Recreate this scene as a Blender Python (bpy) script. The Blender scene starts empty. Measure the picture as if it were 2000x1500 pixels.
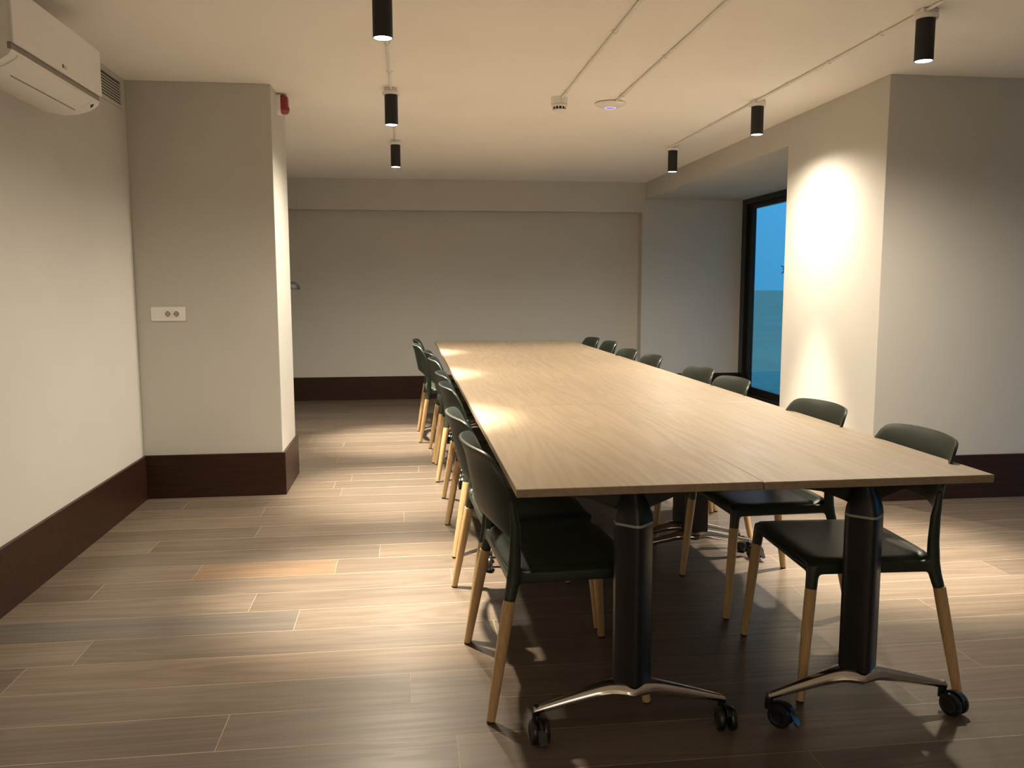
import bpy, bmesh, math, random
from mathutils import Vector, Matrix, noise
random.seed(11)
sc = bpy.context.scene
COL = sc.collection
PI = math.pi

# ------------------------------------------------------------------ camera
F_PX, PITCH, ROLL, YAW, CAM_H = 1623.9, -0.11508, -0.00198, 0.12348, 1.2794
cam = bpy.data.cameras.new('camera')
cam.sensor_width = 36.0
cam.lens = F_PX / 2000 * 36.0
cam.clip_start = 0.05
camo = bpy.data.objects.new('camera', cam)
COL.objects.link(camo)
def _dir(a, b, d2):
    cr, sr = math.cos(ROLL), math.sin(ROLL)
    r = cr*a - sr*b; u2 = sr*a + cr*b
    cp, sp = math.cos(PITCH), math.sin(PITCH)
    d = cp*d2 - sp*u2; u = sp*d2 + cp*u2
    cy, sy = math.cos(YAW), math.sin(YAW)
    return Vector((cy*r + sy*d, -sy*r + cy*d, u))
R_ = _dir(1, 0, 0); U_ = _dir(0, 1, 0); D_ = _dir(0, 0, 1)
camo.matrix_world = Matrix(((R_.x, U_.x, -D_.x, 0), (R_.y, U_.y, -D_.y, 0), (R_.z, U_.z, -D_.z, CAM_H), (0, 0, 0, 1)))
sc.camera = camo

# ------------------------------------------------------------------ light and exposure
sc.view_settings.view_transform = 'Standard'
sc.view_settings.look = 'None'
sc.view_settings.exposure = 1.48
sc.view_settings.gamma = 1.0
sc.view_settings.use_curve_mapping = False
WORLD_STRENGTH = 1.0
SPOT_W = 360.0            # narrow beam of each ceiling spotlight
SPILL_W = 90.0           # wide spill of each ceiling spotlight
LAMP_RGB = (1.0, 0.86, 0.66)
w = bpy.data.worlds.new('dusk_sky'); sc.world = w
w.use_nodes = True
nt = w.node_tree; nt.nodes.clear()
wo = nt.nodes.new('ShaderNodeOutputWorld'); bg = nt.nodes.new('ShaderNodeBackground')
tc = nt.nodes.new('ShaderNodeTexCoord'); sx = nt.nodes.new('ShaderNodeSeparateXYZ'); rp = nt.nodes.new('ShaderNodeValToRGB')
nt.links.new(tc.outputs['Generated'], sx.inputs[0]); nt.links.new(sx.outputs['Z'], rp.inputs[0])
e = rp.color_ramp.elements
e[0].position = 0.0; e[0].color = (0.024, 0.132, 0.250, 1)
e[1].position = 0.6; e[1].color = (0.050, 0.27, 0.55, 1)
nt.links.new(rp.outputs[0], bg.inputs[0]); bg.inputs[1].default_value = WORLD_STRENGTH
nt.links.new(bg.outputs[0], wo.inputs[0])

# ------------------------------------------------------------------ room numbers (metres)
XL, YP, XP, YPB = -1.615, 5.233, -0.790, 5.82
H, YB, YF, HBM = 2.482, 9.512, 9.665, 2.144
XR, YR1, YR2, HS, XW, XRC = 2.741, 4.592, 5.863, 2.293, 3.923, 2.705
BB, BT = 0.267, 0.018
Y0, XFAR = -2.6, 5.4
TX, TY, TTH, TW, TL, TH, TT = 0.2806, 2.1696, 0.0026, 0.698, 1.5836, 0.74, 0.023

# ------------------------------------------------------------------ material helpers
def new_mat(name):
    m = bpy.data.materials.new(name); m.use_nodes = True
    t = m.node_tree; t.nodes.clear()
    o = t.nodes.new('ShaderNodeOutputMaterial'); b = t.nodes.new('ShaderNodeBsdfPrincipled')
    t.links.new(b.outputs[0], o.inputs[0])
    return m, t, b
def N(t, typ, **kw):
    n = t.nodes.new(typ)
    for k, v in kw.items(): setattr(n, k, v)
    return n
def coord(t, scale=(1, 1, 1), rand=False):
    c = N(t, 'ShaderNodeTexCoord'); mp = N(t, 'ShaderNodeMapping')
    mp.inputs['Scale'].default_value = scale
    if rand:
        oi = N(t, 'ShaderNodeObjectInfo'); mu = N(t, 'ShaderNodeMath', operation='MULTIPLY'); mu.inputs[1].default_value = 37.0
        cb = N(t, 'ShaderNodeCombineXYZ'); ad = N(t, 'ShaderNodeVectorMath', operation='ADD')
        t.links.new(oi.outputs['Random'], mu.inputs[0])
        for k in range(3): t.links.new(mu.outputs[0], cb.inputs[k])
        t.links.new(c.outputs['Object'], ad.inputs[0]); t.links.new(cb.outputs[0], ad.inputs[1])
        t.links.new(ad.outputs[0], mp.inputs[0])
    else:
        t.links.new(c.outputs['Object'], mp.inputs[0])
    return mp.outputs[0]
def ramp(t, fac, stops):
    r = N(t, 'ShaderNodeValToRGB'); t.links.new(fac, r.inputs[0])
    el = r.color_ramp.elements
    while len(el) < len(stops): el.new(0.5)
    for i, (p, c) in enumerate(stops): el[i].position = p; el[i].color = (*c, 1)
    return r.outputs[0]
def bump(t, b, height, strength=0.2, dist=0.002):
    n = N(t, 'ShaderNodeBump'); n.inputs['Strength'].default_value = strength; n.inputs['Distance'].default_value = dist
    t.links.new(height, n.inputs['Height']); t.links.new(n.outputs[0], b.inputs['Normal'])
def noise_tex(t, vec, scale, detail=4, rough=0.55, dist=0.0):
    n = N(t, 'ShaderNodeTexNoise'); n.inputs['Scale'].default_value = scale; n.inputs['Detail'].default_value = detail
    n.inputs['Roughness'].default_value = rough; n.inputs['Distortion'].default_value = dist
    t.links.new(vec, n.inputs['Vector']); return n.outputs['Fac']
def plain(name, col, rough=0.5, metal=0.0, var=0.06, nscale=30, spec=None, bmp=0.0):
    m, t, b = new_mat(name)
    v = coord(t); f = noise_tex(t, v, nscale)
    lo = tuple(c*(1-var) for c in col); hi = tuple(min(1, c*(1+var)) for c in col)
    t.links.new(ramp(t, f, [(0.3, lo), (0.7, hi)]), b.inputs['Base Color'])
    b.inputs['Roughness'].default_value = rough; b.inputs['Metallic'].default_value = metal
    if spec is not None: b.inputs['Specular IOR Level'].default_value = spec
    if bmp: bump(t, b, f, bmp, 0.001)
    return m

def paint(name, col, var=0.03):
    m, t, b = new_mat(name)
    v = coord(t); f = noise_tex(t, v, 1.3, 6); f2 = noise_tex(t, v, 160, 3)
    lo = tuple(c*(1-var) for c in col); hi = tuple(c*(1+var) for c in col)
    t.links.new(ramp(t, f, [(0.3, lo), (0.7, hi)]), b.inputs['Base Color'])
    b.inputs['Roughness'].default_value = 0.75; b.inputs['Specular IOR Level'].default_value = 0.25
    bump(t, b, f2, 0.08, 0.001)
    return m
M = {}
M['wall'] = paint('wall_paint', (0.575, 0.563, 0.53))
M['ceiling'] = paint('ceiling_plaster', (0.93, 0.91, 0.875), 0.02)
M['white'] = plain('white_plastic', (0.85, 0.84, 0.81), 0.35, var=0.02)
M['ac_white'] = plain('air_conditioner_white', (0.90, 0.88, 0.86), 0.3, var=0.015)
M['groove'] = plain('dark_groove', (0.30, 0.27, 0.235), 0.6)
M['icon'] = plain('icon_ink', (0.03, 0.028, 0.025), 0.4)
M['icon_grey'] = plain('icon_grey_ink', (0.3, 0.28, 0.26), 0.4)
M['black_metal'] = plain('black_powder_coat', (0.012, 0.012, 0.013), 0.38, var=0.15, spec=0.5)
M['lamp_black'] = plain('lamp_black_paint', (0.011, 0.010, 0.010), 0.6, var=0.1)
M['ring_grey'] = plain('grey_ring_plastic', (0.36, 0.36, 0.34), 0.4)
M['rubber'] = plain('black_caster_rubber', (0.012, 0.012, 0.013), 0.32, var=0.1)
M['cap'] = plain('brown_foot_cap', (0.035, 0.02, 0.014), 0.6)
M['frame_black'] = plain('black_window_frame', (0.008, 0.008, 0.009), 0.35)
M['slot'] = plain('dark_void', (0.01, 0.01, 0.01), 0.9)
M['grille_dark'] = plain('grille_cavity', (0.09, 0.08, 0.065), 0.9)
M['joint_glint'] = plain('plank_joint_glint', (0.42, 0.33, 0.24), 0.5)  # pale tone paints the highlights of the plank bevels into the seams
M['terrace'] = plain('terrace_concrete', (0.30, 0.26, 0.19), 0.9, var=0.12, nscale=3)
M['field'] = plain('distant_dusk_ground', (0.40, 0.27, 0.17), 0.95, var=0.12, nscale=0.1)
M['leaf'] = plain('shrub_leaf', (0.02, 0.035, 0.025), 0.6)
M['rib_metal'] = plain('black_speckled_metal', (0.015, 0.014, 0.013), 0.5)

def mk_chrome():
    m, t, b = new_mat('polished_chrome')
    v = coord(t); f = noise_tex(t, v, 12)
    t.links.new(ramp(t, f, [(0.3, (0.60, 0.58, 0.56)), (0.7, (0.68, 0.66, 0.64))]), b.inputs['Base Color'])
    b.inputs['Metallic'].default_value = 1.0; b.inputs['Roughness'].default_value = 0.14
    return m
M['chrome'] = mk_chrome()

def mk_green():
    m, t, b = new_mat('dark_green_polypropylene')
    v = coord(t); f = noise_tex(t, v, 5); f2 = noise_tex(t, v, 420, 2)
    t.links.new(ramp(t, f, [(0.3, (0.021, 0.031, 0.022)), (0.7, (0.025, 0.036, 0.026))]), b.inputs['Base Color'])
    b.inputs['Roughness'].default_value = 0.42; b.inputs['Specular IOR Level'].default_value = 0.5
    bump(t, b, f2, 0.12, 0.0006)
    return m
M['green'] = mk_green()

def mk_wood(name, c1, c2, c3, axis='Y', scale=1.0, rough=0.42, rand=True, bmp=0.05, objcol=False, coat=0.0):
    """long fibres along one local axis plus slow cathedral figure"""
    m, t, b = new_mat(name)
    s = {'X': (0.55, 9, 9), 'Y': (9, 0.55, 9), 'Z': (9, 9, 0.55)}[axis]
    s2 = {'X': (2.0, 110, 110), 'Y': (110, 2.0, 110), 'Z': (110, 110, 2.0)}[axis]
    s = tuple(k*scale for k in s); s2 = tuple(k*scale for k in s2)
    v = coord(t, s, rand); v2 = coord(t, s2, rand)
    big = noise_tex(t, v, 0.7, 3, 0.5, 0.6)
    # ring figure: sine of warped coordinate
    mu = N(t, 'ShaderNodeMath', operation='MULTIPLY'); t.links.new(big, mu.inputs[0]); mu.inputs[1].default_value = 62.0
    sn = N(t, 'ShaderNodeMath', operation='SINE'); t.links.new(mu.outputs[0], sn.inputs[0])
    mr = N(t, 'ShaderNodeMapRange'); t.links.new(sn.outputs[0], mr.inputs[0]); mr.inputs[1].default_value = -1; mr.inputs[2].default_value = 1
    fine = noise_tex(t, v2, 1.0, 3)
    mix = N(t, 'ShaderNodeMix', data_type='FLOAT'); mix.inputs[0].default_value = 0.55
    t.links.new(mr.outputs[0], mix.inputs[2]); t.links.new(fine, mix.inputs[3])
    mix2 = N(t, 'ShaderNodeMix', data_type='FLOAT'); mix2.inputs[0].default_value = 0.35
    t.links.new(mix.outputs[0], mix2.inputs[2]); t.links.new(noise_tex(t, v, 1.7, 4), mix2.inputs[3])
    colr = ramp(t, mix2.outputs[0], [(0.25, c1), (0.5, c2), (0.75, c3)])
    if objcol:
        oi = N(t, 'ShaderNodeObjectInfo'); mc = N(t, 'ShaderNodeMix', data_type='RGBA', blend_type='MULTIPLY'); mc.inputs[0].default_value = 1.0
        t.links.new(colr, mc.inputs[6]); t.links.new(oi.outputs['Color'], mc.inputs[7]); colr = mc.outputs[2]
    t.links.new(colr, b.inputs['Base Color'])
    if name == 'dark_brown_skirting': b.inputs['Specular IOR Level'].default_value = 0.3
    rr = N(t, 'ShaderNodeMapRange'); t.links.new(mix2.outputs[0], rr.inputs[0]); rr.inputs[3].default_value = rough+0.07; rr.inputs[4].default_value = rough-0.05
    t.links.new(rr.outputs[0], b.inputs['Roughness'])
    if bmp: bump(t, b, mix.outputs[0], bmp, 0.0015)
    return m
M['oak_top'] = mk_wood('light_oak_laminate', (0.275, 0.209, 0.142), (0.308, 0.239, 0.166), (0.338, 0.265, 0.187), 'Y', 1.0, 0.40, bmp=0.03)
M['beech'] = mk_wood('beech_leg_wood', (0.48, 0.31, 0.145), (0.55, 0.365, 0.18), (0.60, 0.41, 0.21), 'Z', 3.0, 0.45, bmp=0.02)
M['plank'] = mk_wood('smoked_oak_plank', (0.104, 0.080, 0.060), (0.131, 0.102, 0.078), (0.158, 0.125, 0.097), 'X', 1.1, 0.36, bmp=0.10, objcol=True)
M['wenge'] = mk_wood('dark_brown_skirting', (0.022, 0.0085, 0.005), (0.031, 0.0125, 0.007), (0.040, 0.0165, 0.0095), 'X', 2.0, 0.38, rand=False, bmp=0.03)

def mk_emit(name, col, s):
    m = bpy.data.materials.new(name); m.use_nodes = True; t = m.node_tree; t.nodes.clear()
    o = t.nodes.new('ShaderNodeOutputMaterial'); em = t.nodes.new('ShaderNodeEmission')
    lw = t.nodes.new('ShaderNodeTexNoise'); rm = t.nodes.new('ShaderNodeValToRGB')
    t.links.new(lw.outputs['Fac'], rm.inputs[0])
    rm.color_ramp.elements[0].color = (*[c*0.98 for c in col], 1); rm.color_ramp.elements[1].color = (*col, 1)
    t.links.new(rm.outputs[0], em.inputs[0]); em.inputs[1].default_value = s
    t.links.new(em.outputs[0], o.inputs[0]); return m
M['lens'] = mk_emit('lit_lamp_lens', (1.0, 0.93, 0.80), 9.0)
M['blue_led'] = mk_emit('blue_status_light', (0.36, 0.32, 1.0), 0.75)

def mk_glass():
    m = bpy.data.materials.new('window_glass'); m.use_nodes = True; t = m.node_tree; t.nodes.clear()
    o = t.nodes.new('ShaderNodeOutputMaterial'); mx = t.nodes.new('ShaderNodeMixShader')
    tr = t.nodes.new('ShaderNodeBsdfTransparent'); gl = t.nodes.new('ShaderNodeBsdfGlossy'); fr = t.nodes.new('ShaderNodeFresnel')
    ge = t.nodes.new('ShaderNodeNewGeometry'); iv = t.nodes.new('ShaderNodeMath'); iv.operation = 'SUBTRACT'; iv.inputs[0].default_value = 1.0
    mu = t.nodes.new('ShaderNodeMath'); mu.operation = 'MULTIPLY'
    t.links.new(ge.outputs['Backfacing'], iv.inputs[1]); t.links.new(iv.outputs[0], mu.inputs[0]); t.links.new(fr.outputs[0], mu.inputs[1])
    tr.inputs[0].default_value = (0.90, 0.97, 0.98, 1); gl.inputs['Roughness'].default_value = 0.01
    fr.inputs[0].default_value = 1.5
    t.links.new(mu.outputs[0], mx.inputs[0]); t.links.new(tr.outputs[0], mx.inputs[1]); t.links.new(gl.outputs[0], mx.inputs[2])
    t.links.new(mx.outputs[0], o.inputs[0]); return m
M['glass'] = mk_glass()
def mk_red():
    m, t, b = new_mat('translucent_red_lens')
    v = coord(t); f = noise_tex(t, v, 40)
    t.links.new(ramp(t, f, [(0.3, (0.22, 0.004, 0.010)), (0.7, (0.30, 0.006, 0.014))]), b.inputs['Base Color'])
    b.inputs['Roughness'].default_value = 0.12; b.inputs['Coat Weight'].default_value = 0.5
    return m
M['red'] = mk_red()

# ------------------------------------------------------------------ mesh helpers
def link(name, bm, mat, parent=None, smooth=False, loc=None):
    me = bpy.data.meshes.new(name)
    bmesh.ops.recalc_face_normals(bm, faces=bm.faces)
    bm.to_mesh(me); bm.free()
    for mm in (mat if isinstance(mat, (list, tuple)) else [mat]): me.materials.append(mm)
    if smooth: me.polygons.foreach_set('use_smooth', [True]*len(me.polygons))
    o = bpy.data.objects.new(name, me); COL.objects.link(o)
    if parent is not None: o.parent = parent
    if loc is not None: o.location = loc
    return o
def shade_auto(o, ang=35):
    me = o.data
    me.polygons.foreach_set('use_smooth', [True]*len(me.polygons))
    try: me.set_sharp_from_angle(angle=math.radians(ang))
    except Exception: pass
    return o
def box(bm, x0, x1, y0, y1, z0, z1, bev=0.0, seg=1):
    r = bmesh.ops.create_cube(bm, size=1.0)
    vs = r['verts']
    for v in vs:
        v.co = Vector(((x0+x1)/2 + v.co.x*(x1-x0), (y0+y1)/2 + v.co.y*(y1-y0), (z0+z1)/2 + v.co.z*(z1-z0)))
    if bev:
        es = set()
        for v in vs: es.update(v.link_edges)
        bmesh.ops.bevel(bm, geom=list(es), offset=bev, segments=seg, affect='EDGES', profile=0.5)
def frame_of(d):
    d = d.normalized(); a = Vector((0, 0, 1)) if abs(d.z) < 0.95 else Vector((0, 1, 0))
    u = d.cross(a).normalized(); v = d.cross(u).normalized(); return u, v
def tube(bm, pts, radii, n=16, ends=True, flat=None):
    """loft of circles (or ellipses) along a path; flat=(axis vector, factor) scales the section along axis"""
    pts = [Vector(p) for p in pts]; rings = []
    u = v = None
    for i, p in enumerate(pts):
        d = (pts[min(i+1, len(pts)-1)] - pts[max(i-1, 0)]).normalized()
        if u is None: u, v = frame_of(d)
        else:
            u = (u - d*u.dot(d)).normalized(); v = d.cross(u).normalized()
        r = radii[i] if isinstance(radii, (list, tuple)) else radii
        ring = []
        for k in range(n):
            a = 2*PI*k/n; off = u*math.cos(a)*r + v*math.sin(a)*r
            if flat: ax = Vector(flat[0]); off = off + ax*off.dot(ax)*(flat[1]-1)
            ring.append(bm.verts.new(p+off))
        rings.append(ring)
    for a, b in zip(rings, rings[1:]):
        for k in range(n): bm.faces.new((a[k], a[(k+1) % n], b[(k+1) % n], b[k]))
    if ends:
        bm.faces.new(rings[0]); bm.faces.new(list(reversed(rings[-1])))
def loft(bm, rings, close=True, caps=True):
    R = [[bm.verts.new(Vector(p)) for p in r] for r in rings]
    n = len(R[0])
    for a, b in zip(R, R[1:]):
        for k in range(n if close else n-1): bm.faces.new((a[k], a[(k+1) % n], b[(k+1) % n], b[k]))
    if caps: bm.faces.new(R[0]); bm.faces.new(list(reversed(R[-1])))
def lathe(bm, prof, n=32, c=(0, 0, 0)):
    """prof: list of (r, z); closed to the axis at both ends"""
    rings = []
    for r, z in prof: rings.append([(c[0]+r*math.cos(2*PI*k/n), c[1]+r*math.sin(2*PI*k/n), c[2]+z) for k in range(n)])
    loft(bm, rings)
def evaluated(o, name):
    """bake the modifiers of a helper object into a fresh mesh"""
    dg = bpy.context.evaluated_depsgraph_get(); dg.update()
    me = bpy.data.meshes.new_from_object(o.evaluated_get(dg)); me.name = name
    o.modifiers.clear(); o.data = me
    return o
def empty(name, label=None, cat=None, loc=(0, 0, 0), rz=0.0, group=None):
    o = bpy.data.objects.new(name, None); COL.objects.link(o)
    o.empty_display_size = 0.1; o.location = loc; o.rotation_euler = (0, 0, rz)
    if label: tag(o, label, cat, group)
    return o
def tag(o, label, cat=None, group=None):
    o['label'] = label
    if cat: o['category'] = cat
    if group: o['group'] = group
    return o
def struct(o, label):
    o['kind'] = 'structure'; o['label'] = label; return o
def children(o): return [c for c in bpy.data.objects if c.parent == o]
def copy_tree(o, parent=None):
    c = o.copy(); COL.objects.link(c)
    c.parent = parent
    for ch in KIDS.get(o.name, []): copy_tree(ch, c)
    return c
KIDS = {}
def index_kids():
    KIDS.clear()
    for ob in bpy.data.objects:
        if ob.parent: KIDS.setdefault(ob.parent.name, []).append(ob)

# ------------------------------------------------------------------ floor with planks
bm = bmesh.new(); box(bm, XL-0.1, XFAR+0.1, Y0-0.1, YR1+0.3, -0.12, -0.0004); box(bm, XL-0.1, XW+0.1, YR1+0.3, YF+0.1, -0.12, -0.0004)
floor = struct(link('floor', bm, M['joint_glint']), 'floor of long smoked-oak planks running across the room')
PW = 0.2045; FY = 2.2655
fixed = {0: [-0.555], 2: [-1.305], 4: [-0.45], 7: [-0.97, -0.35], 9: [-1.277], 10: [-0.81], 16: [-0.40]}
k0 = int(math.floor((-0.2-FY)/PW)); k1 = int(math.ceil((YF-FY)/PW))
for k in range(k0, k1):
    ya, yb = FY+k*PW, FY+(k+1)*PW
    xe = XFAR if ya < YR1 else XW+0.05
    js = fixed.get(k, [XL + random.uniform(0.25, 1.7)])
    xs = [XL-0.02] + js
    while xs[-1] < xe:
        xs.append(xs[-1] + random.uniform(1.35, 2.15))
    xs[-1] = xe
    if len(xs) > 2 and xs[-1]-xs[-2] < 0.25: xs.pop(-2)
    for i, (xa, xb) in enumerate(zip(xs, xs[1:])):
        L = xb-xa
        bm = bmesh.new(); box(bm, -L/2+0.0004, L/2-0.0004, -PW/2+0.0008, PW/2-0.0008, -0.016, 0.0, 0.0006)
        o = link('plank', bm, M['plank'], floor, loc=((xa+xb)/2, (ya+yb)/2, random.uniform(-0.0002, 0)))
        g = random.uniform(0.86, 1.12); h = random.uniform(-0.02, 0.02)
        c = (g*(1+h), g, g*(1-h*1.2))
        if k == 7 and i == 1: c = (1.36, 1.17, 0.98)
        if k == 4 and i == 0: c = (0.80, 0.88, 0.98)
        if k == 2 and i == 1: c = (1.07, 1.01, 0.95)
        if k == 2 and i == 0: c = (0.78, 0.80, 0.78)
        o.color = (*c, 1)

# ------------------------------------------------------------------ walls, ceiling
def sbox(name, label, dims, mat, bev=0.0):
    bm = bmesh.new(); box(bm, *dims, bev); return struct(link(name, bm, mat), label)
sbox('ceiling', 'cream plastered ceiling', (XL-0.2, XFAR+0.2, Y0-0.2, YF+0.2, H, H+0.15), M['ceiling'])
sbox('wall_left', 'long pale wall on the left', (XL-0.2, XL, Y0, YF+0.2, -0.1, H), M['wall'])
sbox('wall_pillar', 'square pier standing out from the left wall', (XL, XP, YP, YPB, -0.016, H), M['wall'], 0.002)
bm = bmesh.new()
box(bm, XL, XW+0.11, YF, YF+0.2, -0.1, H)
box(bm, XL, XRC, YB, YF+0.01, HBM, H)
box(bm, XRC, XW+0.11, YB, YF+0.01, -0.016, H)
struct(link('wall_back', bm, M['wall']), 'grey back wall with a shallow recess under a beam')
sbox('wall_right', 'pier on the right with its return facing the room', (XR, XFAR+0.2, YR1, YR2, -0.016, H), M['wall'], 0.002)
sbox('ceiling', 'lowered soffit over the window bay', (XR, XW+0.11, YR2, YB, HS, H), M['wall'])
sbox('wall_front', 'wall behind the viewer', (XL-0.2, XFAR+0.2, Y0-0.2, Y0, -0.1, H), M['wall'])
# right-hand outer wall, opening for the second window
WY0, WY1, WZ0, WZ1 = 1.2, 4.3, 0.06, 2.25
bm = bmesh.new()
box(bm, XFAR, XFAR+0.2, Y0, WY0, -0.1, H); box(bm, XFAR, XFAR+0.2, WY1, YR1+0.01, -0.1, H)
box(bm, XFAR, XFAR+0.2, WY0, WY1, WZ1, H); box(bm, XFAR, XFAR+0.2, WY0, WY1, -0.1, WZ0)
struct(link('wall_right', bm, M['wall']), 'outer wall on the far right around the second window')
# skirting
def skirt(name, label, segs):
    bm = bmesh.new()
    for s in segs: box(bm, *s, 0, BB, 0.0015)
    return struct(link(name, bm, M['wenge']), label)
skirt('baseboard_left', 'tall dark brown skirting along the left wall', [(XL, XL+BT, Y0, YP, )])
skirt('baseboard_pillar', 'tall dark brown skirting around the pier', [(XL+BT, XP+BT, YP-BT, YP), (XP, XP+BT, YP, YPB+BT), (XL, XP, YPB, YPB+BT)])
skirt('baseboard_back', 'tall dark brown skirting in the back recess', [(XL, XRC, YF-BT, YF), (XRC-BT, XRC, YB-BT, YF-BT), (XRC, XW-0.02, YB-BT, YB)])
skirt('baseboard_right', 'tall dark brown skirting of the right pier', [(XR-BT, XFAR, YR1-BT, YR1), (XR-BT, XR, YR1, YR2+BT), (XR, XW, YR2, YR2+BT)])

# ------------------------------------------------------------------ window of the bay and its glass
def window(name, x, y0, y1, z0, z1, label, first=True):
    fr = bmesh.new(); d0, d1 = x-0.015, x+0.11
    fw = 0.115
    box(fr, d0, d1, y0, y0+fw, z0, z1, 0.003); box(fr, d0, d1, y1-fw, y1, z0, z1, 0.003)
    box(fr, d0, d1, y0+fw, y1-fw, z1-0.062, z1, 0.003); box(fr, d0, d1, y0+fw, y1-fw, z0, z0+0.05, 0.003)
    root = struct(link(name, fr, M['frame_black']), label)
    ym = (y0+y1)/2
    for a, b, dx in ((y0+fw, ym+0.04, 0.055), (ym-0.04, y1-fw, 0.02)):
        lf = bmesh.new(); sw = 0.115
        box(lf, x+dx, x+dx+0.045, a, a+sw*0.6, z0+0.05, z1-0.062, 0.003); box(lf, x+dx, x+dx+0.045, b-sw, b, z0+0.05, z1-0.062, 0.003)
        box(lf, x+dx, x+dx+0.045, a+sw*0.6, b-sw, z1-0.062-0.055, z1-0.062, 0.003); box(lf, x+dx, x+dx+0.045, a+sw*0.6, b-sw, z0+0.05, z0+0.13, 0.003)
        s = link('sash', lf, M['frame_black'], root)
        gb = bmesh.new(); box(gb, x+dx+0.018, x+dx+0.026, a+sw*0.6-0.01, b-sw+0.01, z0+0.12, z1-0.062-0.045)
        link('pane', gb, M['glass'], s)
    return root
window('window_1', XW, YR2+BT, YB-BT*0, 0.0, HS, 'tall black-framed sliding window in the bay')
window('window_2', XFAR, WY0, WY1, WZ0, WZ1, 'black-framed window of the right-hand outer wall')
bm = bmesh.new(); box(bm, XW+0.1, XW+0.5, YR2-0.3, YR2, -0.1, H)
struct(link('wall_right', bm, M['wall']), 'outer jamb beside the bay window')

# outside: terrace, low parapet, flat ground to the horizon, a shrub
bm = bmesh.new(); box(bm, XW+0.11, 9.5, YR2, 13.15, -0.25, -0.1)
struct(link('ground', bm, M['terrace']), 'dim terrace slab outside the bay window')
bm = bmesh.new()
v = [bm.verts.new(p) for p in ((4.2, -900, -2.2), (900, -900, -2.2), (900, 900, -2.2), (4.2, 900, -2.2))]
bm.faces.new(v); 
g = bmesh.ops.extrude_face_region(bm, geom=bm.faces[:]); bmesh.ops.translate(bm, verts=[x for x in g['geom'] if isinstance(x, bmesh.types.BMVert)], vec=(0, 0, -1))
struct(link('ground', bm, M['field']), 'flat dark ground outside reaching the horizon')
t = empty('shrub', 'dark leafy twig outside the bay window beside the pier', 'shrub', (6.12, 12.45, -0.1))
bm = bmesh.new(); tube(bm, [(0, 0, 0), (0.02, 0.02, 0.7), (0, -0.02, 1.35), (0, 0.06, 1.75)], [0.02, 0.016, 0.011, 0.006], 8)
for s in range(10):
    a = s*2.4; z = 0.7+s*0.1
    tube(bm, [(0, 0, z), (0.16*math.cos(a), 0.22*math.sin(a), z+0.1)], [0.006, 0.003], 6)
link('stem', bm, M['leaf'], t)
bm = bmesh.new()
for s in range(70):
    a = random.uniform(0, 2*PI); z = random.uniform(0.65, 1.85); r = random.uniform(0.03, 0.22)
    c = Vector((r*math.cos(a), r*math.sin(a), z)); d = Vector((math.cos(a), math.sin(a), random.uniform(-.5, .5))).normalized()*0.06
    sd = d.cross(Vector((0, 0, 1))).normalized()*0.018; up = Vector((0, 0, 0.004))
    q = [c-d, c+sd, c+d, c-sd]
    vt = [bm.verts.new(p+up) for p in q]; vb = [bm.verts.new(p-up) for p in q]
    bm.faces.new(vt); bm.faces.new(vb[::-1])
    for i in range(4): bm.faces.new((vt[i], vb[i], vb[(i+1) % 4], vt[(i+1) % 4]))
for (x_, z_, dz_) in ((-0.325, 1.70, 0.02), (-0.315, 1.615, -0.03), (-0.30, 1.66, 0.0)):
    c = Vector((x_, 0, z_)); d = Vector((-0.035, 0.0, dz_)); sd = Vector((0, 0.006, 0.012)); up = Vector((0, 0.003, 0))
    q = [c-d*2.2, c+sd, c+d, c-sd]
    vt = [bm.verts.new(p+up) for p in q]; vb = [bm.verts.new(p-up) for p in q]
    bm.faces.new(vt); bm.faces.new(vb[::-1])
    for i in range(4): bm.faces.new((vt[i], vb[i], vb[(i+1) % 4], vt[(i+1) % 4]))
lf = link('foliage', bm, M['leaf'], t); lf['kind'] = 'stuff'

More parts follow.
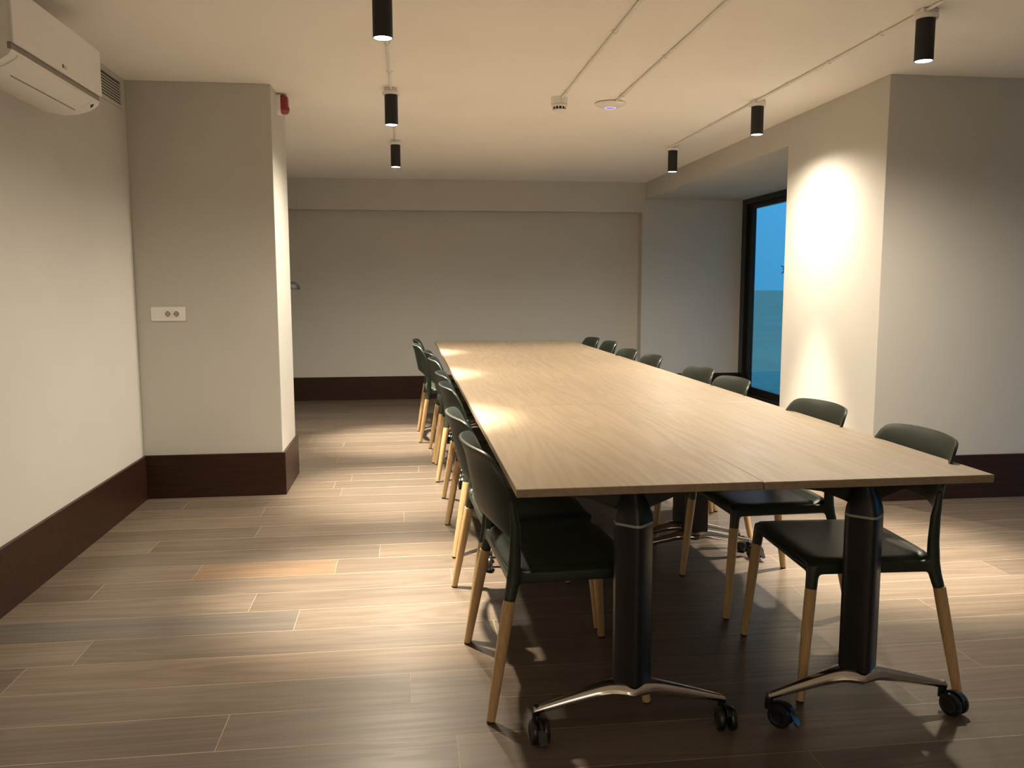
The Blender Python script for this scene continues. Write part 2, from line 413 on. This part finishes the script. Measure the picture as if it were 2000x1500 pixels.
# ------------------------------------------------------------------ chair
def make_chair():
    root = empty('dining_chair')
    # frame: side and front rails, leg sockets, rear posts -> one smooth moulding
    bm = bmesh.new()
    FXH, RXH = 0.218, 0.225
    for s in (-1, 1):
        tube(bm, [(s*0.2295, 0.213, 0.352), (s*0.227, 0.210, 0.39), (s*0.222, 0.204, 0.428)], [0.0185, 0.0190, 0.022], 20)
        tube(bm, [(s*0.247, -0.188, 0.352), (s*0.238, -0.178, 0.395), (s*0.234, -0.172, 0.43), (s*0.235, -0.168, 0.50), (s*0.239, -0.168, 0.58), (s*0.238, -0.180, 0.66)],
             [0.0185, 0.0205, 0.0215, 0.019, 0.0165, 0.010], 20, flat=((1, 0, 0), 0.72))
        box(bm, s*0.228-0.014, s*0.228+0.014, -0.17, 0.205, 0.402, 0.438)
    box(bm, -0.222, 0.222, 0.195, 0.223, 0.402, 0.438)
    box(bm, -0.228, 0.228, -0.190, -0.162, 0.405, 0.438)
    fr = link('frame', bm, M['green'], root)
    md = fr.modifiers.new('r', 'REMESH'); md.mode = 'VOXEL'; md.voxel_size = 0.0045; md.use_smooth_shade = True
    sm = fr.modifiers.new('s', 'SMOOTH'); sm.factor = 0.6; sm.iterations = 9
    dc = fr.modifiers.new('d', 'DECIMATE'); dc.ratio = 0.28
    evaluated(fr, 'frame')
    fr.data.polygons.foreach_set('use_smooth', [True]*len(fr.data.polygons))
    # seat panel: rounded square, waterfall front, lifted rear lip, shallow dish
    bm = bmesh.new(); n = 20; G = {}
    for i in range(n+1):
        for j in range(n+1):
            a, b = -1+2*i/n, -1+2*j/n
            # squircle mapping
            x = a*math.sqrt(max(0, 1-0.14*b*b*b*b)); y = b*math.sqrt(max(0, 1-0.10*a*a*a*a))
            hw = 0.237-0.006*(y < 0)*abs(y)
            X = x*hw; Y = 0.024+y*0.212
            z = 0.447 - 0.010*(1-x*x)*(1-y*y)
            ed = max(abs(a), abs(b))
            if ed > 0.88: z -= 0.010*((ed-0.88)/0.12)**2
            if b > 0.75: z -= 0.014*((b-0.75)/0.25)**2
            if b < -0.7: z += 0.012*math.sin(min(1, (-b-0.7)/0.3)*PI*0.75)
            G[i, j] = bm.verts.new((X, Y, z))
    for i in range(n):
        for j in range(n): bm.faces.new((G[i, j], G[i+1, j], G[i+1, j+1], G[i, j+1]))
    st = link('seat', bm, M['green'], root, True)
    so = st.modifiers.new('t', 'SOLIDIFY'); so.thickness = 0.020; so.offset = -1
    bv = st.modifiers.new('b', 'BEVEL'); bv.width = 0.004; bv.segments = 2; bv.limit_method = 'ANGLE'; bv.angle_limit = 0.8
    evaluated(st, 'seat'); st.data.polygons.foreach_set('use_smooth', [True]*len(st.data.polygons))
    bm = bmesh.new(); box(bm, -0.035, 0.035, -0.158, -0.150, 0.4495, 0.4525, 0.001)
    link('seat_slot', bm, M['slot'], st)
    # backrest shell
    bm = bmesh.new(); NI, NJ = 32, 12; G = {}
    for i in range(NI+1):
        s = -1+2*i/NI
        zt = 0.804 - 0.010*abs(s)**2 - 0.105*abs(s)**11
        zb = 0.590 - 0.075*abs(s)**2.2
        for j in range(NJ+1):
            v = j/NJ; z = zb+(zt-zb)*v
            phi = s*1.12; X = 0.246*math.sin(phi)/math.sin(1.12)
            yc = -0.246-(z-0.586)*0.20
            Y = yc + 0.082*(1-math.cos(phi))/(1-math.cos(1.12)) - 0.010*max(0, (v-0.72)/0.28)**2
            G[i, j] = bm.verts.new((X*(1.0-0.03*v), Y, z))
    for i in range(NI):
        for j in range(NJ): bm.faces.new((G[i, j], G[i, j+1], G[i+1, j+1], G[i+1, j]))
    bk = link('backrest', bm, M['green'], root, True)
    so = bk.modifiers.new('t', 'SOLIDIFY'); so.thickness = 0.009; so.offset = 0
    bv = bk.modifiers.new('b', 'BEVEL'); bv.width = 0.003; bv.segments = 3; bv.limit_method = 'ANGLE'; bv.angle_limit = 0.8
    evaluated(bk, 'backrest'); bk.data.polygons.foreach_set('use_smooth', [True]*len(bk.data.polygons))
    # four wooden legs, each with its cap
    for s in (-1, 1):
        for top, foot in (((s*0.2295, 0.213, 0.358), (s*0.250, 0.2425, 0.007)), ((s*0.247, -0.188, 0.358), (s*0.281, -0.2500, 0.007))):
            rear = top[1] < 0
            T, Fo = Vector(top), Vector(foot)
            P = [T.lerp(Fo, k/5) for k in range(6)]
            R = [0.0178, 0.0176, 0.0168, 0.0156, 0.0143, 0.0128] if not rear else [0.0185, 0.0185, 0.0178, 0.0165, 0.0150, 0.0132]
            bm = bmesh.new(); tube(bm, P, R, 20); lg = shade_auto(link('leg', bm, M['beech'], root), 40)
            bm = bmesh.new(); tube(bm, [(Fo.x, Fo.y, 0.008), (Fo.x+(Fo.x-T.x)*0.02, Fo.y+(Fo.y-T.y)*0.02, 0.0)], [0.0120, 0.0115], 16)
            shade_auto(link('foot_cap', bm, M['cap'], lg))
    return root
chair = make_chair()
index_kids()
LEFT = [(0.458, 2.615, 3), (0.438, 3.190, 2), (0.446, 4.138, 1), (0.447, 4.712, 0), (0.430, 5.700, -1), (0.412, 6.320, 1), (0.328, 7.150, 1), (0.335, 7.810, -1)]
RIGHT = [(1.443, 2.560, -3), (1.443, 3.228, 1), (1.449, 4.180, 0), (1.478, 4.760, 1), (1.460, 5.690, -1), (1.440, 6.260, 2), (1.530, 7.230, 0), (1.500, 7.800, 3)]
ORD = ['first', 'second', 'third', 'fourth', 'fifth', 'sixth', 'seventh', 'farthest']
EXL = ['its back beside the front table corner', 'half hidden behind the chair at the front corner', 'third from the open end of the table', 'fourth from the open end of the table',
       'fourth from the back wall', 'third from the back wall', 'second from the back wall', 'beside the table end by the back wall']
EXR = ['whole seat in view past the black column', 'its back against the brightly lit pier', 'its back before the window sill', 'its back before the window frame foot',
       'fourth from the back wall', 'third from the back wall', 'second from the back wall', 'beside the table end by the back wall']
first = True
for side, arr, ex in (('left', LEFT, EXL), ('right', RIGHT, EXR)):
    for k, (x, y, a) in enumerate(arr):
        c = chair if first else copy_tree(chair)
        first = False
        c.location = (x, y, 0)
        c.rotation_euler = (0, 0, math.radians((-90 if side == 'left' else 90)+a))
        tag(c, 'green chair on the %s side, %s' % ('socket wall' if side == 'left' else 'window', ex[k]), 'chair', 'green chairs along the %s side of the long table' % side)

# ------------------------------------------------------------------ tables
def make_table():
    root = empty('folding_table')
    bm = bmesh.new(); box(bm, 0.0010, TW-0.0010, 0.0012, TL-0.0012, TH-TT, TH, 0.0018)
    link('tabletop', bm, M['oak_top'], root)
    cx = TW/2
    # under-frame: two long rails and a wing bracket on each column
    for sx_ in (-0.10, 0.10):
        bm = bmesh.new(); box(bm, cx+sx_-0.014, cx+sx_+0.014, 0.10, TL-0.10, TH-TT-0.032, TH-TT-0.001, 0.002)
        link('rail', bm, M['black_metal'], root)
    for end in (0, 1):
        ye = 0.075 if end == 0 else TL-0.075; dr = -1 if end == 0 else 1
        def P(x, y, z): return (cx+x, ye+dr*y, z)
        # column: three-sided extrusion with a blunt ridge facing out
        half = [(0.0, 0.048), (0.010, 0.0445), (0.022, 0.034), (0.0535, 0.004), (0.0545, -0.004), (0.0545, -0.020), (0.051, -0.026), (0.0, -0.028)]
        sec = half + [(-x, y) for x, y in half[-2:0:-1]]
        bm = bmesh.new()
        loft(bm, [[P(x, y, z) for x, y in sec] for z in (0.145, 0.612)])
        colm = shade_auto(link('column', bm, M['black_metal'], root), 50)
        bm = bmesh.new(); loft(bm, [[P(x*1.012, y*1.02, z) for x, y in sec] for z in (0.6115, 0.6185)])
        tag(link('column_ring', bm, M['ring_grey'], colm), 'thin light grey ring near the top of the black column')
        bm = bmesh.new()
        loft(bm, [[P(x*s, y*t_-o_, z) for x, y in sec] for z, s, t_, o_ in ((0.618, 1.0, 1.0, 0), (0.635, 0.97, 0.95, 0), (0.655, 0.86, 0.82, 0.002), (0.675, 0.70, 0.66, 0.005), (0.693, 0.55, 0.52, 0.008), (0.702, 0.50, 0.48, 0.008))])
        shade_auto(link('column_cap', bm, M['black_metal'], colm), 60)
        bm = bmesh.new(); q = []
        prof = [(-0.27, TH-TT-0.001), (0.27, TH-TT-0.001), (0.27, TH-TT-0.012), (0.13, 0.683), (0.06, 0.655), (0.03, 0.640), (-0.03, 0.640), (-0.06, 0.655), (-0.13, 0.683), (-0.27, TH-TT-0.012)]
        loft(bm, [[P(x, yy, z) for x, z in prof] for yy in (-0.024, -0.046)])
        link('support_bracket', bm, M['black_metal'], root)
        # chrome foot: hub and two arms as one casting
        bm = bmesh.new(); rings = []; ns = 29
        for i in range(ns):
            s = -1+2*i/(ns-1); a = abs(s); x = s*0.284
            top = 0.150-0.0*a; top = 0.152 - 0.066*max(0, (a-0.15)/0.85)**1.05 if a > 0.15 else 0.150
            wd = 0.038 - 0.026*min(1, a*1.05)**0.75
            if a < 0.30: wd += 0.016*(1-a/0.30)
            th = 0.030*(1-a)**0.8 + 0.018
            bot = top-th
            r = []
            for kx, kz in ((0, 1.0), (0.35, 0.985), (0.62, 0.90), (0.95, 0.62), (1.0, 0.45), (0.8, 0.18), (0.4, 0.02), (0, 0)):
                r.append((kx*wd, bot+th*kz))
            full = r + [(-u, z) for u, z in r[-2:0:-1]]
            rings.append([P(x-0.007, u+0.012*a*a, z) for u, z in full])
        loft(bm, rings)
        foot = shade_auto(link('foot', bm, M['chrome'], root), 38)
        tag(foot, 'polished chrome foot with two arms')
        # casters
        for s in (-1, 1):
            key = (end, s)
            ang = CASTER[key]
            cs = empty('caster'); cs.parent = root; cs.location = P(s*0.277-0.007, 0.010, 0); cs.rotation_euler = (0, 0, ang)
            bm = bmesh.new(); tube(bm, [(0, 0, 0.090), (0, 0, 0.058)], [0.0085, 0.0085], 14)
            shade_auto(link('stem', bm, M['chrome'], cs))
            # hood: thick half-disc between and over the two wheels, wheel axis along local y, trailing to +x
            bm = bmesh.new(); cxw, cz, R0 = 0.040, 0.0345, 0.0400
            arc = [(cxw+R0*math.cos(a2), cz+R0*math.sin(a2)) for a2 in [math.radians(d) for d in range(35, 186, 10)]]
            inn = [(cxw+0.012*math.cos(a2), cz+0.012*math.sin(a2)) for a2 in (math.radians(185), math.radians(110), math.radians(35))]
            outl = arc+inn
            loft(bm, [[(x, yy, z) for x, z in outl] for yy in (-0.0055, 0.0055)])
            tube(bm, [(0, 0, 0.040), (0, 0, 0.074)], [0.013, 0.012], 16)
            shade_auto(link('hood', bm, M['rubber'], cs))
            for sy_ in (-1, 1):
                bm = bmesh.new(); pr = [(0.004, -0.0095), (0.026, -0.0100), (0.0285, -0.0075), (0.0325, -0.0065), (0.0335, -0.003), (0.0335, 0.004), (0.031, 0.0085), (0.022, 0.0105), (0.019, 0.0085), (0.004, 0.0085)]
                rings = []
                for r, h_ in pr: r *= 1.03; rings.append([(cxw+r*math.cos(2*PI*q_/28), sy_*(0.0165+h_), cz+r*math.sin(2*PI*q_/28)) for q_ in range(28)])
                loft(bm, rings)
                shade_auto(link('wheel', bm, M['rubber'], cs), 35)
            if key in ((0, -1), (1, 1)):
                bm = bmesh.new(); loft(bm, [[(cxw+0.030, -0.010, 0.052), (cxw+0.030, 0.010, 0.052), (cxw+0.034, 0.010, 0.047), (cxw+0.034, -0.010, 0.047)],
                                            [(cxw+0.046, -0.013, 0.034), (cxw+0.046, 0.013, 0.034), (cxw+0.045, 0.013, 0.029), (cxw+0.045, -0.013, 0.029)],
                                            [(cxw+0.056, -0.008, 0.021), (cxw+0.056, 0.008, 0.021), (cxw+0.053, 0.008, 0.017), (cxw+0.053, -0.008, 0.017)]])
                tag(link('brake_pedal', bm, M['white'] if False else M['rubber_gloss'], cs), 'small glossy brake pedal')
    return root
M['rubber_gloss'] = plain('glossy_pedal_plastic', (0.03, 0.032, 0.035), 0.12, var=0.05)
R90 = math.radians(90)
CASTER = {(0, -1): math.radians(-86), (0, 1): math.radians(-94), (1, -1): math.radians(-102), (1, 1): math.radians(-72)}
tab_l = make_table()
CASTER = {(0, -1): math.radians(-52), (0, 1): math.radians(-70), (1, -1): math.radians(-120), (1, 1): math.radians(-64)}
tab_r = make_table()
index_kids()
def tpos(u, v):
    c, s = math.cos(TTH), math.sin(TTH); return (TX+c*u-s*v, TY+s*u+c*v, 0)
DEP = ['at the open end', 'second from the open end', 'second from the back wall', 'beside the back wall']
for side, pr, u0 in (('left', tab_l, 0.0), ('right', tab_r, TW)):
    for k in range(4):
        o = pr if k == 0 else copy_tree(pr)
        o.location = tpos(u0, k*TL+(-0.006 if side == 'right' else 0))
        o.rotation_euler = (0, 0, TTH)
        tag(o, 'oak-topped table on chrome feet in the %s row, %s' % ('socket-wall side' if side == 'left' else 'window side', DEP[k]), 'table', 'eight tables pushed together into one block')

# ------------------------------------------------------------------ ceiling spotlights
def make_spot():
    root = empty('ceiling_spotlight')
    bm = bmesh.new(); box(bm, -0.038, 0.038, -0.036, 0.036, -0.022, 0.0, 0.003); shade_auto(link('mounting_box', bm, M['white'], root))
    bm = bmesh.new(); lathe(bm, [(0.001, -0.040), (0.050, -0.040), (0.053, -0.037), (0.053, -0.024), (0.050, -0.021), (0.001, -0.021)], 40)
    shade_auto(link('mounting_ring', bm, M['white'], root))
    # open cylinder with recessed lens
    bm = bmesh.new(); rings = []
    for r, z in ((0.030, -0.039), (0.039, -0.039), (0.0395, -0.042), (0.0395, -0.215), (0.0385, -0.217), (0.0365, -0.215), (0.0345, -0.205), (0.030, -0.200)):
        rings.append([(r*math.cos(2*PI*k/36), r*math.sin(2*PI*k/36), z) for k in range(36)])
    loft(bm, rings, caps=False); shade_auto(link('housing', bm, M['lamp_black'], root))
    bm = bmesh.new(); lathe(bm, [(0.001, -0.203), (0.034, -0.203), (0.0352, -0.2145), (0.001, -0.2175)], 32)
    tag(shade_auto(link('lens', bm, M['lens'], root)), 'glowing warm white lens')
    return root
spot = make_spot()
index_kids()
lab = {('l', 0): 'black cylinder spotlight of the left row with its top out of frame', ('l', 1): 'black cylinder spotlight in the middle of the left row', ('l', 2): 'black cylinder spotlight, smallest and farthest of the left row',
       ('r', 0): 'black cylinder spotlight of the right row near the top right corner', ('r', 1): 'black cylinder spotlight in the middle of the right row', ('r', 2): 'black cylinder spotlight, farthest of the right row by the soffit'}
for k in (3,):
    for rw, nm in (('l', 'left'), ('r', 'right')):
        lab[rw, k] = 'added unseen black cylinder spotlight behind the viewer, in line with the %s row' % nm
def lampdata(name, W, size, blend):
    l = bpy.data.lights.new(name, 'SPOT'); l.energy = W; l.spot_size = math.radians(size); l.spot_blend = blend
    l.color = LAMP_RGB; l.shadow_soft_size = 0.028; return l
beam = lampdata('beam', SPOT_W, 45, 0.95); spill = lampdata('spill', SPILL_W, 161, 1.0)
first = True
for row, x, ys in (('l', -0.083, (3.480, 5.262, 7.045, -1.88)), ('r', 2.268, (3.545, 5.320, 7.070))):  # final left position is an unseen lamp added to brighten the left wall
    for k, y in enumerate(ys):
        s = spot if first else copy_tree(spot); first = False
        s.location = (x, y, H)
        tag(s, lab[row, k], 'spotlight', 'black cylinder ceiling spotlights')
        for ld in (beam, spill):
            lo = bpy.data.objects.new('lamp_light', ld); COL.objects.link(lo); lo.parent = s; lo.location = (0, 0, -0.222)

# ------------------------------------------------------------------ surface conduits with saddles
def conduit(x, ya, yb, clips, label, r=0.0075, drift=0.0):
    bm = bmesh.new(); tube(bm, [(x+drift*(yb-ya)*0, ya, H-r-0.002), (x, yb, H-r-0.002)], r, 12)
    o = shade_auto(link('cable_conduit', bm, M['white'])); tag(o, label, 'conduit')
    for cy in clips:
        bm = bmesh.new(); box(bm, x-0.018, x+0.018, cy-0.007, cy+0.007, H-0.004, H, 0.0008)
        tube(bm, [(x, cy-0.006, H-r-0.002), (x, cy+0.006, H-r-0.002)], r+0.003, 12)
        shade_auto(link('conduit_clip', bm, M['white'], o))
    return o
conduit(-0.083, Y0, 7.02, [0.3, 2.0, 4.30, 4.85, 6.2], 'white cable conduit on the ceiling linking the left row of spotlights')
conduit(2.252, Y0, 7.04, [0.4, 1.6, 3.0, 3.86, 4.36, 4.85, 6.1], 'white cable conduit on the ceiling linking the right row of spotlights')
conduit(0.985, Y0, 5.33, [0.6, 2.2, 3.98, 5.19], 'white cable conduit leading to the smoke detector')
conduit(1.350, Y0, 5.41, [0.8, 2.5, 4.36, 5.24], 'white cable conduit leading to the round ceiling dome')

# smoke detector
sd = empty('smoke_detector', 'white smoke detector on the ceiling with dark vents', 'detector', (0.975, 5.385, H))
bm = bmesh.new(); lathe(bm, [(0.001, -0.045), (0.048, -0.045), (0.052, -0.043), (0.053, 0.0), (0.001, 0.0)], 36); shade_auto(link('base', bm, M['white'], sd))
bm = bmesh.new(); lathe(bm, [(0.001, -0.060), (0.044, -0.060), (0.051, -0.055), (0.052, -0.047), (0.001, -0.047)], 36); shade_auto(link('collar', bm, M['white'], sd))
bm = bmesh.new(); lathe(bm, [(0.001, -0.076), (0.040, -0.076), (0.040, -0.058), (0.001, -0.058)], 36); shade_auto(link('sensing_chamber', bm, M['slot'], sd))
for k in range(12):
    a = 2*PI*(k+0.5)/12; bm = bmesh.new(); tube(bm, [(0.0425*math.cos(a), 0.0425*math.sin(a), -0.061), (0.040*math.cos(a), 0.040*math.sin(a), -0.074)], 0.0032, 6)
    link('rib', bm, M['white'], sd)
bm = bmesh.new(); lathe(bm, [(0.001, -0.089), (0.024, -0.088), (0.038, -0.082), (0.041, -0.076), (0.001, -0.075)], 36); shade_auto(link('cover', bm, M['white'], sd))
# wireless dome
ap = empty('wireless_access_point', 'flat white round ceiling dome with a blue light', 'access point', (1.335, 5.50, H))
bm = bmesh.new(); lathe(bm, [(0.001, -0.034), (0.03, -0.034), (0.060, -0.029), (0.085, -0.019), (0.098, -0.010), (0.100, -0.006), (0.096, -0.003), (0.001, -0.003)], 48); shade_auto(link('dome', bm, M['white'], ap), 50)
bm = bmesh.new(); rings = []
for r, z in ((0.030, -0.0335), (0.031, -0.0348), (0.037, -0.0345), (0.038, -0.0325)): rings.append([(r*math.cos(2*PI*k/40), r*math.sin(2*PI*k/40), z) for k in range(40)])
loft(bm, rings, caps=False); tag(link('light_ring', bm, M['blue_led'], ap), 'blue glowing ring')

# ------------------------------------------------------------------ fire alarm on the pier
al = empty('fire_alarm', 'red fire alarm sounder on a white base high on the pier', 'alarm', (XP, 5.50, 2.418))
def rrect(w_, h_, r_, n=6):
    out = []
    for cx_, cz_, a0 in ((w_/2-r_, h_/2-r_, 0), (-w_/2+r_, h_/2-r_, 90), (-w_/2+r_, -h_/2+r_, 180), (w_/2-r_, -h_/2+r_, 270)):
        for k in range(n+1):
            a = math.radians(a0+90*k/n); out.append((cx_+r_*math.cos(a), cz_+r_*math.sin(a)))
    return out
bm = bmesh.new(); loft(bm, [[(x, u*s, v_*s) for u, v_ in rrect(0.104, 0.118, 0.022)] for x, s in ((0.0, 1.0), (0.020, 1.0), (0.024, 0.97))]); shade_auto(link('base', bm, M['white'], al))
bm = bmesh.new(); loft(bm, [[(x, u*s, v_*s) for u, v_ in rrect(0.098, 0.110, 0.026)] for x, s in ((0.022, 1.0), (0.045, 0.98), (0.058, 0.93), (0.066, 0.80), (0.069, 0.6))]); shade_auto(link('red_cover', bm, M['red'], al), 50)
bm = bmesh.new(); loft(bm, [[(x, u, -0.026+v_) for u, v_ in rrect(0.030, 0.022, 0.008)] for x in (0.060, 0.073)]); shade_auto(link('strobe', bm, M['red'], al))

# ------------------------------------------------------------------ socket plate on the pier
sp = empty('wall_socket', 'white socket plate with blank cover and two round outlets on the pier', 'socket', (-1.432, YP, 1.128))
bm = bmesh.new()
PWd, PHt = 0.197, 0.084
outer = rrect(PWd, PHt, 0.004, 2)
loft(bm, [[(u, -d, v_) for u, v_ in [(a*s, b*s) for a, b in outer]] for d, s in ((0.0, 1.0), (0.009, 1.0), (0.0115, 0.985))]); shade_auto(link('plate', bm, M['white'], sp))
bm = bmesh.new(); box(bm, -0.078, -0.030, -0.0145, -0.009, -0.023, 0.023, 0.001); link('blank_cover', bm, M['white'], sp)
for cx_ in (0.000, 0.049):
    bm = bmesh.new(); box(bm, cx_-0.0235, cx_+0.0235, -0.0142, -0.009, -0.023, 0.023, 0.001)
    oi_ = link('outlet', bm, M['white'], sp)
    bm = bmesh.new(); rings = []
    for r, d in ((0.0200, -0.0142), (0.0195, -0.0160), (0.0175, -0.0160), (0.0165, -0.0143)): rings.append([(cx_+r*math.cos(2*PI*k/28), d, r*math.sin(2*PI*k/28)) for k in range(28)])
    loft(bm, rings, caps=False); shade_auto(link('outlet_rim', bm, M['white'], oi_))
    bm = bmesh.new(); rings = []
    for r in (0.0172, 0.001): rings.append([(cx_+r*math.cos(2*PI*k/28), -0.01435, r*math.sin(2*PI*k/28)) for k in range(28)])
    loft(bm, rings, caps=False); link('outlet_well', bm, M['sock_shade'] if 'sock_shade' in M else M['ring_grey'], oi_)
    for dx_, dz_ in ((-0.0095, 0), (0.0095, 0), (0, -0.0145), (0, 0.0145)):
        bm = bmesh.new(); tube(bm, [(cx_+dx_, -0.0140, dz_), (cx_+dx_, -0.0152, dz_)], 0.0028, 10); link('pin_hole', bm, M['slot'], oi_)

# ------------------------------------------------------------------ air conditioner and vent grille
AY0, AY1 = 3.245, 4.108
ac = empty('air_conditioner', 'white split air conditioner high on the wall beside the vent grille', 'air conditioner', (XL, (AY0+AY1)/2, 2.06))
hl = (AY1-AY0)/2
def acx(x): return x-XL
prof = [(0, 2.343), (0.235, 2.343), (0.243, 2.338), (0.244, 2.150), (0.226, 2.148), (0.226, 2.124), (0.241, 2.122), (0.231, 2.104), (0.212, 2.092), (0.185, 2.077), (0.14, 2.064), (0.08, 2.060), (0, 2.075)]
prof = [(a, b-2.06) for a, b in prof]
bm = bmesh.new(); loft(bm, [[(x*s_-(0.0), yy, z) for x, z in prof] for yy, s_ in ((-hl+0.004, 0.985), (-hl+0.012, 1.0), (hl-0.012, 1.0), (hl-0.004, 0.985))])
shade_auto(link('body', bm, M['ac_white'], ac), 30)
bm = bmesh.new(); box(bm, 0.238, 0.2485, -hl, hl, 2.145-2.06, 2.346-2.06, 0.0025); tag(link('front_panel', bm, M['ac_white'], ac), 'flat white front panel')
bm = bmesh.new(); box(bm, 0.222, 0.2375, -hl+0.006, hl-0.006, 2.1235-2.06, 2.146-2.06, 0.001); tag(link('intake_gap', bm, M['groove'], ac), 'dark gap under the front panel')
# louvre: slightly proud curved flap below
bm = bmesh.new(); fl = [(0.236, 2.114), (0.2325, 2.106), (0.2135, 2.0905), (0.186, 2.0755), (0.165, 2.069)]
outp = [(a+0.0025, b-2.06-0.0025) for a, b in fl]; inp = [(a-0.004, b-2.06+0.004) for a, b in fl[::-1]]
loft(bm, [[(x, yy, z) for x, z in outp+inp] for yy in (-hl+0.05, hl-0.110)]); shade_auto(link('louvre', bm, M['ac_white'], ac), 30)
bm = bmesh.new(); box(bm, 0.1625, 0.1665, -hl+0.16, hl-0.105, 2.0640-2.06, 2.0685-2.06); link('louvre_shade_line', bm, M['groove'], ac)  # dark strip painted in for the faint shadow line at the flap's rear edge
bm = bmesh.new(); fl = [(0.236, 2.114), (0.2325, 2.106), (0.2135, 2.0905), (0.192, 2.079)]
outp = [(a+0.0015, b-2.06-0.0015) for a, b in fl]; inp = [(a-0.004, b-2.06+0.004) for a, b in fl[::-1]]
loft(bm, [[(x, yy, z) for x, z in outp+inp] for yy in (hl-0.100, hl-0.014)]); shade_auto(link('display_window', bm, M['ac_white'], ac), 30)
for dy, dz, r in ((-0.070, 2.094, 0.004), (-0.062, 2.0985, 0.005), (-0.054, 2.094, 0.004), (-0.058, 2.089, 0.0035)):
    bm = bmesh.new(); xx = 0.2225+(dz-2.094)*1.0
    tube(bm, [(xx-0.006, hl+dy, dz-2.06+0.006), (xx+0.0015, hl+dy, dz-2.06-0.0015)], r, 10); link('indicator', bm, M['icon'], ac)
def text(name, body, size, mat, parent, loc, rot, ext=0.0004):
    cu = bpy.data.curves.new(name, 'FONT'); cu.body = body; cu.size = size; cu.extrude = ext; cu.align_x = 'CENTER'
    o = bpy.data.objects.new(name, cu); COL.objects.link(o); cu.materials.append(mat)
    dg = bpy.context.evaluated_depsgraph_get(); me = bpy.data.meshes.new_from_object(o.evaluated_get(dg))
    bpy.data.objects.remove(o); o = bpy.data.objects.new(name, me); COL.objects.link(o)
    o.parent = parent; o.location = loc; o.rotation_euler = rot; return o
bm = bmesh.new(); tube(bm, [(0.2480, 0.0, 2.172-2.06), (0.2490, 0.0, 2.172-2.06)], 0.0085, 24); link('emblem', bm, M['icon'], ac)
text('emblem_lettering', 'LG', 0.020, M['icon_grey'], ac, (0.2487, 0.024, 2.165-2.06), (PI/2, 0, PI/2))

GY0, GY1, GZ0, GZ1 = 4.40, 5.155, 2.300, 2.462
vg = empty('vent_grille', 'slatted ventilation grille behind the air conditioner at the wall top', 'vent', (XL, (GY0+GY1)/2, (GZ0+GZ1)/2))
gh, gz = (GY1-GY0)/2, (GZ1-GZ0)/2
bm = bmesh.new()
box(bm, 0, 0.008, -gh, gh, gz-0.016, gz, 0.001); box(bm, 0, 0.008, -gh, gh, -gz, -gz+0.016, 0.001)
box(bm, 0, 0.008, -gh, -gh+0.016, -gz+0.016, gz-0.016, 0.001); box(bm, 0, 0.008, gh-0.016, gh, -gz+0.016, gz-0.016, 0.001)
link('grille_frame', bm, M['wall'], vg)
bm = bmesh.new(); box(bm, 0.0, 0.0015, -gh+0.01, gh-0.01, -gz+0.01, gz-0.01); link('grille_back', bm, M['grille_dark'], vg)
for k in range(8):
    z = gz-0.030-k*0.0155
    bm = bmesh.new(); loft(bm, [[(0.001, yy, z), (0.0085, yy, z-0.004), (0.0085, yy, z-0.0115), (0.001, yy, z-0.0045)] for yy in (-gh+0.016, gh-0.016)])
    link('slat', bm, M['wall'], vg)

# ------------------------------------------------------------------ black lamp peeping out behind the pier
fl_ = empty('floor_lamp', 'black domed lamp head peeping out behind the pier', 'lamp', (-1.32, 7.5, 0))
bm = bmesh.new(); lathe(bm, [(0.001, 0), (0.13, 0), (0.13, 0.012), (0.02, 0.018), (0.001, 0.018)], 32); shade_auto(link('base', bm, M['rib_metal'], fl_))
bm = bmesh.new(); tube(bm, [(0, 0, 0.015), (0, 0, 1.30), (0.01, 0, 1.37), (0.05, 0, 1.40), (0.28, 0, 1.352)], 0.008, 12); shade_auto(link('pole', bm, M['rib_metal'], fl_))
bm = bmesh.new(); rings = []
pf = [(0.096, 0.0), (0.094, 0.014), (0.086, 0.034), (0.070, 0.051), (0.048, 0.062), (0.022, 0.067), (0.004, 0.068)]
pf2 = [(r*0.965, z-0.002) for r, z in pf][::-1]
for r, z in pf+pf2: rings.append([(0.288+r*math.cos(2*PI*k/36), r*math.sin(2*PI*k/36), 1.272+z) for k in range(36)])
loft(bm, rings+[rings[0]], caps=False); shade_auto(link('lamp_shade', bm, M['lamp_black'], fl_))
bm = bmesh.new(); lathe(bm, [(0.001, 1.30), (0.012, 1.30), (0.016, 1.335), (0.001, 1.338)], 14, (0.288, 0, 0)); shade_auto(link('bulb_holder', bm, M['rib_metal'], fl_))

# area of sampling help: portals at the window openings (they give no light of their own)
for nm, x, y0, y1, z0, z1 in (('window_portal', XW+0.13, YR2, YB, 0.0, HS), ('window_portal', XFAR+0.13, WY0, WY1, WZ0, WZ1)):
    a = bpy.data.lights.new(nm, 'AREA'); a.shape = 'RECTANGLE'; a.size = z1-z0; a.size_y = y1-y0
    a.cycles.is_portal = True
    ao = bpy.data.objects.new(nm, a); COL.objects.link(ao); ao.location = (x, (y0+y1)/2, (z0+z1)/2); ao.rotation_euler = (0, PI/2, 0)
